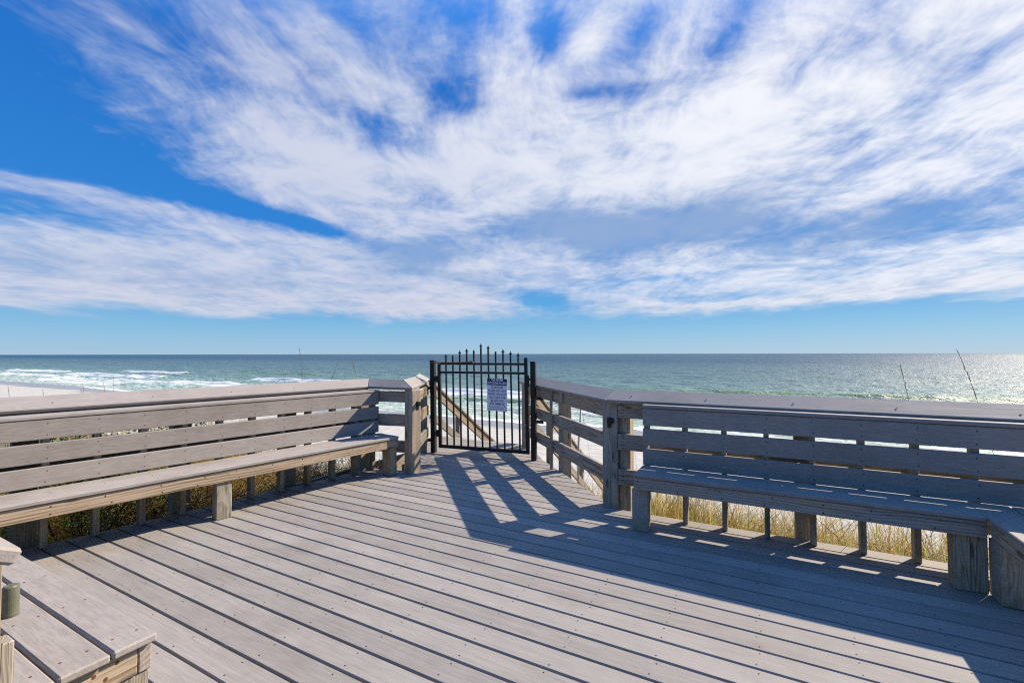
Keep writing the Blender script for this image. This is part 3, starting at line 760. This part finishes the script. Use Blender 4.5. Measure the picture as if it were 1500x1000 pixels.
# ------------------------------------------------------------------ sea
# breakers: crest distance from the deck (v), centre along shore (u), half length, height, foam depth
BREAK = [(80, -187, 20, .65, 3, 1.), (64, -172, 32, .5, 4, 1.), (46, -146, 34, .35, 5, 1.), (57, -108, 22, .4, 6, .85), (70, -98, 22, .65, 3, 1.), (51, -128, 30, .3, 4, .8),
         (63.5, -36, 34, .55, 4.5, .95), (53, -30, 28, .5, 2, .35), (48, -60, 26, .3, 4, .7), (82, 18, 40, .45, 1.2, .35), (66, 40, 30, .4, 1.5, .3),
         (52, 14, 24, .45, 1.6, .35), (46, -8, 16, .3, 2, .5), (45, 30, 22, .3, 2, .5), (95, -140, 20, .35, 1, .2), (70, -250, 40, .5, 5, 1.), (100, 60, 30, .35, 1, .2), (56, -210, 34, .4, 7, 1.)]
def wob(u, s, seed):
    rs = np.random.RandomState(seed)
    return sum(np.sin(u*s*(1.6**k)+rs.uniform(0, 6.28))/(1.5**k) for k in range(4))/2
def waves(u, v):
    z = np.zeros_like(u); foam = np.zeros_like(u); crest = np.zeros_like(u)
    for i, (vc, uc, hl, h, fd, fs) in enumerate(BREAK):
        c = vc+wob(u, .05, i)*2.2+wob(u, .2, i+40)*.45
        ext = np.clip((hl-np.abs(u-uc)+wob(u, .13, i+80)*hl*.35)/(hl*.35), 0, 1); ext = ext*ext*(3-2*ext)
        s = v-c
        prof = np.where(s > 0, np.exp(-(s/2.6)**2), np.exp(-(s/.85)**2))
        z = z+h*prof*ext
        crest = np.maximum(crest, ext*np.exp(-(s/.9)**2)*(.8 if fs < .6 else .45))
        ragged = wob(u, .35, i+7)*.3+wob(u, 1.1, i+9)*.2
        front = np.where(s < .25, np.clip(1+(s)/fd+ragged, 0, 1), np.clip(1-(s-.25)/.5, 0, 1))
        keep = np.clip(wob(u, .09, i+21)+fs*1.6, 0, 1)
        foam = np.maximum(foam, front*ext*fs*keep)
    # swash: foam sheet along the waterline
    edge = 38.4+wob(u, .07, 91)*1.2+wob(u, .33, 92)*.35
    d = v-edge
    foam = np.maximum(foam, np.where(d < 0, .95, np.exp(-d/1.5))*(.55+.45*np.clip(wob(u, .11, 93)+.5, 0, 1)))
    far = np.clip(1-(v-90)/260, 0, 1)
    rs = np.random.RandomState(5); chop = np.sin(v*.42+wob(u, .03, 3)*3)*.07
    for k in range(26):
        lam = 1.5*(1.09**k); a = rs.normal(0, .55); kk = 2*math.pi/lam
        chop = chop+np.sin((v*math.cos(a)+u*math.sin(a))*kk+rs.uniform(0, 6.28)+wob(u, .02, k)*2)*.0062*lam**.75*(v < 90*lam)
    chop = chop*np.clip(1-(v-120)/500, 0, 1)*np.clip((v-39)/12, .12, 1)
    return z+chop, foam, crest
def sea_z(u, v):
    z, f, c = waves(u, v); sw = np.clip((v-37)/6, 0, 1)
    return SEA-.03+z*sw+np.where(v < 38, .0, 0)
def sea_mat():
    m, t = newmat('sea_water'); geo = t.n('ShaderNodeNewGeometry'); P = geo.outputs['Position']
    sv = t.attr('shore', 'Fac'); fo = t.attr('foam', 'Fac'); cr = t.attr('crest', 'Fac')
    sx, sy, sz = t.sep(P)
    along = t.m('ADD', t.m('MULTIPLY', sx, UX.x), t.m('MULTIPLY', sy, UX.y))
    st = t.comb(t.m('MULTIPLY', along, .3), sv, 0.)
    big = t.noise(t.comb(t.m('MULTIPLY', along, .012), t.m('MULTIPLY', sv, .05), 0.), 1., 4., .6)
    svn = t.m('ADD', sv, t.m('MULTIPLY', t.m('SUBTRACT', big, .5), 45.))
    lg = t.m('LOGARITHM', t.m('MAXIMUM', t.m('MULTIPLY', svn, .025), .9), 10.)     # 40 m ->0, 400 m ->1
    c = t.ramp(lg, [(.0, (.30, .38, .31)), (.10, (.21, .33, .28)), (.26, (.125, .215, .205)), (.5, (.088, .158, .172)), (.8, (.058, .117, .145)), (1., (.022, .07, .112))])
    pt = t.noise(st, .35, 5., .65)
    c = t.mix(t.ss(pt, .45, .7, 0, .35), c, (.012, .065, .075, 1))
    c = t.mix(t.m('MULTIPLY', cr, .85), c, (.17, .26, .06, 1))
    # foam
    f1 = t.noise(st, 1.9, 6., .68); f2 = t.noise(P, 2.6, 5., .7)
    lace = t.m('ADD', t.m('MULTIPLY', f1, .6), t.m('MULTIPLY', f2, .4))
    fm = t.ss(t.m('ADD', fo, t.m('MULTIPLY', t.m('SUBTRACT', lace, .5), 1.5)), .26, .56)
    fm = t.m('MULTIPLY', fm, t.ss(fo, .03, .18))
    # thin drifting foam veins in the surf zone, whitecap specks further out
    ve = t.m('MULTIPLY', t.ss(t.m('ABSOLUTE', t.m('SUBTRACT', t.noise(st, .55, 5., .65), .5)), .035, .0), t.ss(sv, 85., 45.))
    fm = t.m('MAXIMUM', fm, t.m('MULTIPLY', ve, .8))
    c = t.mix(fm, c, (.60, .61, .60, 1))
    t.lk(c, t.b.inputs['Base Color'])
    t.set(t.b.inputs['Roughness'], t.mix(fm, (.40, .40, .40, 1), (.8, .8, .8, 1)))
    t.b.inputs['IOR'].default_value = 1.33; t.b.inputs['Specular IOR Level'].default_value = .16
    n1 = t.noise(t.comb(t.m('MULTIPLY', along, .16), t.m('MULTIPLY', sv, .33), 0.), 1., 5., .6)
    n2 = t.noise(t.comb(t.m('MULTIPLY', along, .9), t.m('MULTIPLY', sv, 1.9), 2.), 1., 4., .6)
    n3 = t.noise(t.comb(t.m('MULTIPLY', along, .03), t.m('MULTIPLY', sv, .075), 4.), 1., 4., .6)
    h = t.m('ADD', t.m('MULTIPLY', n1, 1.15), t.m('ADD', t.m('MULTIPLY', n2, .5), t.m('MULTIPLY', n3, 2.5)))
    bm = t.n('ShaderNodeBump'); t.lk(h, bm.inputs['Height']); bm.inputs['Distance'].default_value = 1.; t.set(bm.inputs['Strength'], t.lin(fm, 0, 1, 1., .12)); t.lk(bm.outputs[0], t.b.inputs['Normal'])
    return m
us = spread(-170, 230, .66, -60000, 60000, 1.05); vs = np.concatenate([np.arange(35, 96, .28), spread(96, 97, .3, 96, 420, 1.0075), spread(424, 428, 3.5, 424, 60000, 1.06)])
W = {}
def wv(k):
    def fn(u, v):
        if 'r' not in W: W['r'] = waves(u, v)
        return W['r'][k]
    return fn
o = grid_obj('sea', us, vs, sea_z, sea_mat(), {'shore': lambda u, v: v, 'foam': wv(1), 'crest': wv(2)})
tag(o, kind='structure')

# ------------------------------------------------------------------ plants
def leafmat(name, stops, trans=.25, rough=.6):
    m, t = newmat(name); r = t.attr('rnd', 'Fac')
    c = t.ramp(r, stops)
    g = t.sep(t.attr('gc'))
    t.lk(c, t.b.inputs['Base Color']); t.b.inputs['Roughness'].default_value = rough; t.b.inputs['Specular IOR Level'].default_value = .3
    tr = t.n('ShaderNodeBsdfTranslucent'); t.lk(c, tr.inputs['Color'])
    mx = t.n('ShaderNodeMixShader'); mx.inputs[0].default_value = trans
    t.lk(t.b.outputs[0], mx.inputs[1]); t.lk(tr.outputs[0], mx.inputs[2]); t.lk(mx.outputs[0], t.o.inputs[0])
    return m
GRASS = leafmat('dune_grass', [(0, (.12, .06, .018)), (.2, (.36, .20, .045)), (.42, (.52, .36, .10)), (.5, (.42, .36, .05)), (.72, (.20, .27, .025)), (.9, (.09, .16, .018)), (1, (.46, .38, .15))], .5)
STRAW = leafmat('dry_straw', [(0, (.06, .036, .02)), (.5, (.18, .115, .06)), (1, (.38, .29, .17))], .2)
LEAF = leafmat('shrub_leaf', [(0, (.03, .06, .012)), (.45, (.08, .14, .022)), (.8, (.17, .25, .04)), (.93, (.26, .31, .05)), (1, (.30, .24, .05))], .25, .4)
TWIG = plain('twig_bark', (.13, .1, .075), .9, 0., .2, .4, 40.)
rng = random.Random(11)
def gz(p):
    u, v = to_uv(p); return float(ground_z(np.array([u]), np.array([v]))[0])
def blade(mb, base, ang, h, lean, w, r, segs=5, droop=1.):
    d = Vector((math.cos(ang), math.sin(ang), 0)); s = Vector((-d.y, d.x, 0))
    pts = []
    for k in range(segs+1):
        f = k/segs
        p = base+d*(lean*h*(f**1.8))+ZX*(h*f-droop*lean*h*.45*f**3)
        ww = w*(1-f*.85)
        pts += [p-s*ww/2, p+s*ww/2]
    F = [[2*k, 2*k+1, 2*k+3, 2*k+2] for k in range(segs)]
    mb._add(pts, F, 0, [(0, 0, 0)]*len(pts), r)
def clear_of_deck(p):
    u, v = to_uv(p); l, n = p.dot(LX), p.dot(NX)
    if 4.9 < v < 14 and -4.95 < u < -2.85: return False      # stairs and landing
    if v > 4.2 and u > -1.4: return True
    if 4.2 < v < 6.6 and u > -2.7: return u > -1.14-(v-4.05)*1.04+.28
    if n > 5.0: return v > -1
    return v > 7 and False
def grass_patch(mb, cnt, f, hr, nb, dry=.4):
    for _ in range(cnt):
        p = f()
        if not clear_of_deck(p): continue
        p.z = gz(p)-.03
        tone = rng.random(); hs = rng.uniform(.45, 1.1)
        for _ in range(int(nb*rng.uniform(.6, 1.4))):
            h = rng.uniform(*hr)*hs
            q = p+Vector((rng.gauss(0, .05), rng.gauss(0, .05), 0))
            r = rng.uniform(0, .45) if rng.random() < dry else min(1, max(0, rng.gauss(.45+.35*tone, .15)))
            blade(mb, q, rng.uniform(0, 6.28), h, abs(rng.gauss(.95, .5)), rng.uniform(.006, .014), r)
mb = MB()
grass_patch(mb, 1050, lambda: uv(rng.uniform(-1.25, 2.6), 4.25+abs(rng.gauss(0, 1.0))), (.35, 1.1), 20, .58)
grass_patch(mb, 260, lambda: uv(rng.uniform(-2.7, -.9), rng.uniform(4.4, 6.5)), (.3, .8), 20, .45)
grass_patch(mb, 200, lambda: uv(rng.uniform(-1.3, 5), rng.uniform(5.2, 8.)), (.3, .8), 20, .55)
o = mb.build('dune_grass', GRASS); tag(o, 'green and straw coloured dune grass growing behind the shaded bench', 'grass', kind='stuff')
mb = MB()
grass_patch(mb, 430, lambda: ln(rng.uniform(1.7, 4.0), 5.0+abs(rng.gauss(0, .9))), (.45, 1.15), 18, .68)
grass_patch(mb, 420, lambda: ln(rng.uniform(.9, 2.9), rng.uniform(6.1, 8.2)), (.8, 1.75), 22, .78)
grass_patch(mb, 90, lambda: ln(rng.uniform(-2.5, 1.2), rng.uniform(7., 10)), (.3, .8), 20, .75)
o = mb.build('dune_grass', GRASS); tag(o, 'golden dune grass growing behind the sunlit bench', 'grass', kind='stuff')
# dead brush: tangled twigs and straw
mb = MB()
for side in range(2):
    for _ in range(4200 if side == 0 else 3600):
        p = ln(rng.uniform(1.2, 3.6), 5.0+abs(rng.gauss(0, .6))) if side == 0 else uv(rng.uniform(-.6, 2.6), 4.25+abs(rng.gauss(0, .8)))
        if not clear_of_deck(p): continue
        p.z = gz(p)+rng.uniform(-.02, .85 if side == 0 else .5)*rng.random()
        a = rng.uniform(0, 6.28); L = rng.uniform(.12, .5); e = rng.gauss(.15, .5)
        d = Vector((math.cos(a)*math.cos(e), math.sin(a)*math.cos(e), math.sin(e)))
        k = Vector((rng.gauss(0, .05), rng.gauss(0, .05), rng.gauss(0, .05)))
        mb.tube([p, p+d*L*.5+k, p+d*L], [rng.uniform(.0025, .006), .003, .0015], 4, 0, rng.random(), False)
o = mb.build('dead_brush', STRAW); tag(o, 'tangle of dead brown twigs and straw on the dune sand', 'dead brush', kind='stuff')
def shrub(ctr, rad, h, n, label):
    b = Vector(ctr); b.z = gz(b)-.03
    t = thing('shrub', b, label, 'shrub', 'shrubs behind the sunlit bench')
    lobes = [(Vector((rng.gauss(0, .42)*rad, rng.gauss(0, .42)*rad, rng.uniform(.35, .8)*h)), rng.uniform(.3, .5)*rad) for _ in range(9)]
    mb = MB()
    for c, r_ in lobes:
        k = Vector((rng.gauss(0, .1), rng.gauss(0, .1), 0))*rad
        mb.tube([b+k*.3, b+c*.5+k*.5, b+c, b+c*1.15], [.012, .009, .006, .003], 5)
        for _ in range(5):
            e = Vector((rng.gauss(0, 1), rng.gauss(0, 1), rng.gauss(.3, .8))).normalized()*r_
            mb.tube([b+c*rng.uniform(.6, 1), b+c+e], [.004, .0018], 4)
    mb.build('stems', TWIG, t)
    mb = MB()
    for _ in range(n):
        c, r_ = rng.choice(lobes)
        d = Vector((rng.gauss(0, 1), rng.gauss(0, 1), rng.gauss(0, .85))).normalized()*r_*(rng.random()**.45)*1.1
        p = b+c+d
        if p.z < b.z+.05: continue
        ax = (d.normalized()+Vector((rng.gauss(0, .6), rng.gauss(0, .6), rng.gauss(.3, .6)))).normalized()
        s = ax.orthogonal().normalized(); s.rotate(Matrix.Rotation(rng.uniform(0, 6.28), 3, ax)); nn = ax.cross(s)
        L = rng.uniform(.024, .046); wd = L*.42
        pts = [p, p+ax*L*.5+s*wd/2+nn*.004, p+ax*L, p+ax*L*.5-s*wd/2+nn*.004]
        mb._add(pts, [[0, 1, 2, 3]], 0, [(0, 0, 0)]*4, min(.999, max(0, rng.gauss(.45, .24))))
    mb.build('foliage', LEAF, t)
shrub(ln(.15, 5.85), .8, 1.6, 5600, 'dense dark green shrub behind the sunlit bench at the near end')
shrub(ln(.95, 5.8), .7, 1.7, 5200, 'leafy green shrub second from the near end behind the sunlit bench')
shrub(ln(-.8, 5.95), .85, 1.7, 4600, 'tall green shrub mostly hidden by the backrest at the photo edge')
shrub(ln(1.45, 6.1), .55, 1.2, 2800, 'smaller yellow green shrub just behind the bench leg in the sun')
shrub(ln(-.1, 7.1), .9, 1.5, 4200, 'green shrub standing in the row behind the nearest shrub')
shrub(uv(-.75, 5.0), .28, .45, 900, 'small green shrub below the railing beside the stairs')

# sea oats: tall single stalks that rise above the rail caps
def oat_mesh(seed):
    r = random.Random(seed); mb = MB(); H = 1.
    bend = r.uniform(.08, .2)
    P = lambda f: Vector((bend*f**2.2, 0, H*f))
    mb.tube([P(k/8) for k in range(9)], [.0011-.0006*k/8 for k in range(9)], 5, 0, r.random())
    for k in range(3):
        a = r.uniform(0, 6.28); blade(mb, Vector((0, 0, 0)), a, r.uniform(.35, .55), r.uniform(.3, .7), .006, r.random())
    st = mb
    hd = MB()
    for k in range(14):
        f = .80+.2*k/14; p = P(f); a = r.uniform(0, 6.28); q = P(f+.03)-p
        e = q*.8+Vector((math.cos(a), math.sin(a), 0))*r.uniform(.001, .005)
        hd.tube([p, p+e*.5, p+e], [.0005, .0011, .0003], 5, 0, r.uniform(.2, .7))
    return st, hd
protos = []
spots = [ # (x, y, top z, facing, seed kind, label)
    (-6.4, 5.65, 1.00, 2.9, 0, 'tallest sea oat stalk above the sunlit railing cap at the photo edge'),
    (-6.15, 5.7, .98, 2.8, 1, 'sea oat stalk just inside the photo edge above the sunlit railing cap'),
    (-6.0, 6.0, .92, 3.2, 2, 'short sea oat stalk near the photo edge above the sunlit railing cap'),
    (-5.9, 6.4, .97, 2.9, 0, 'leaning sea oat stalk above the sunlit railing cap against the white sand'),
    (-5.75, 6.3, .90, 3.0, 1, 'thin sea oat stalk above the sunlit railing cap against the wet sand'),
    (-5.65, 6.5, .98, 3.2, 2, 'dark sea oat stalk above the sunlit railing cap where sand meets water'),
    (-2.95, 6.6, 1.47, 2.6, 0, 'tall bent sea oat stalk rising against the sea above the middle of the sunlit bench'),
    (-2.85, 6.6, 1.25, .5, 1, 'sea oat stalk crossing the tall bent one above the sunlit bench'),
    (-3.1, 6.5, 1.15, 3.0, 2, 'faint sea oat stalk beside the crossed pair above the sunlit bench'),
    (-2.15, 6.9, 1.33, 2.9, 1, 'pale sea oat stalk above the end of the sunlit bench'),
    (3.75, 4.1, 1.27, 2.8, 0, 'shorter of the two sea oat stalks above the shaded bench'),
    (4.4, 4.05, 1.40, 2.8, 1, 'tallest sea oat stalk above the shaded railing cap near the photo edge'),
    (.95, 6.6, .95, 2.4, 0, 'sea oat stalk seen between the railing boards beside the corner post'),
    (1.05, 5.9, .8, 2.3, 1, 'sea oat stalk seen low between the railing boards against white sand'),
    (1.55, 5.6, .85, 2.4, 2, 'sea oat stalk seen between corner post and bench backrest')]
for k in range(3):
    st, hd = oat_mesh(100+k); protos.append((st, hd))
made = {}
OATM = leafmat('sea_oat_straw', [(0, (.22, .16, .09)), (1, (.48, .38, .24))], .4)
for (x, y, zt, face, k, lab) in spots:
    b = Vector((x, y, 0)); b.z = gz(b)-.02
    if k not in made:
        t = thing('sea_oat', (0, 0, 0), lab, 'sea oat', 'sea oat stalks'); s_ = protos[k][0].build('stalk', OATM, t); h_ = protos[k][1].build('seed_head', OATM, t)
        made[k] = (t, s_, h_)
    else:
        t0, s0, h0 = made[k]; t = t0.copy(); col.objects.link(t); t['label'] = lab
        for c in (s0, h0): q = c.copy(); col.objects.link(q); q.parent = t
    t.location = b; t.rotation_euler = (0, 0, face); sc_ = zt-b.z; t.scale = (sc_, sc_, sc_)
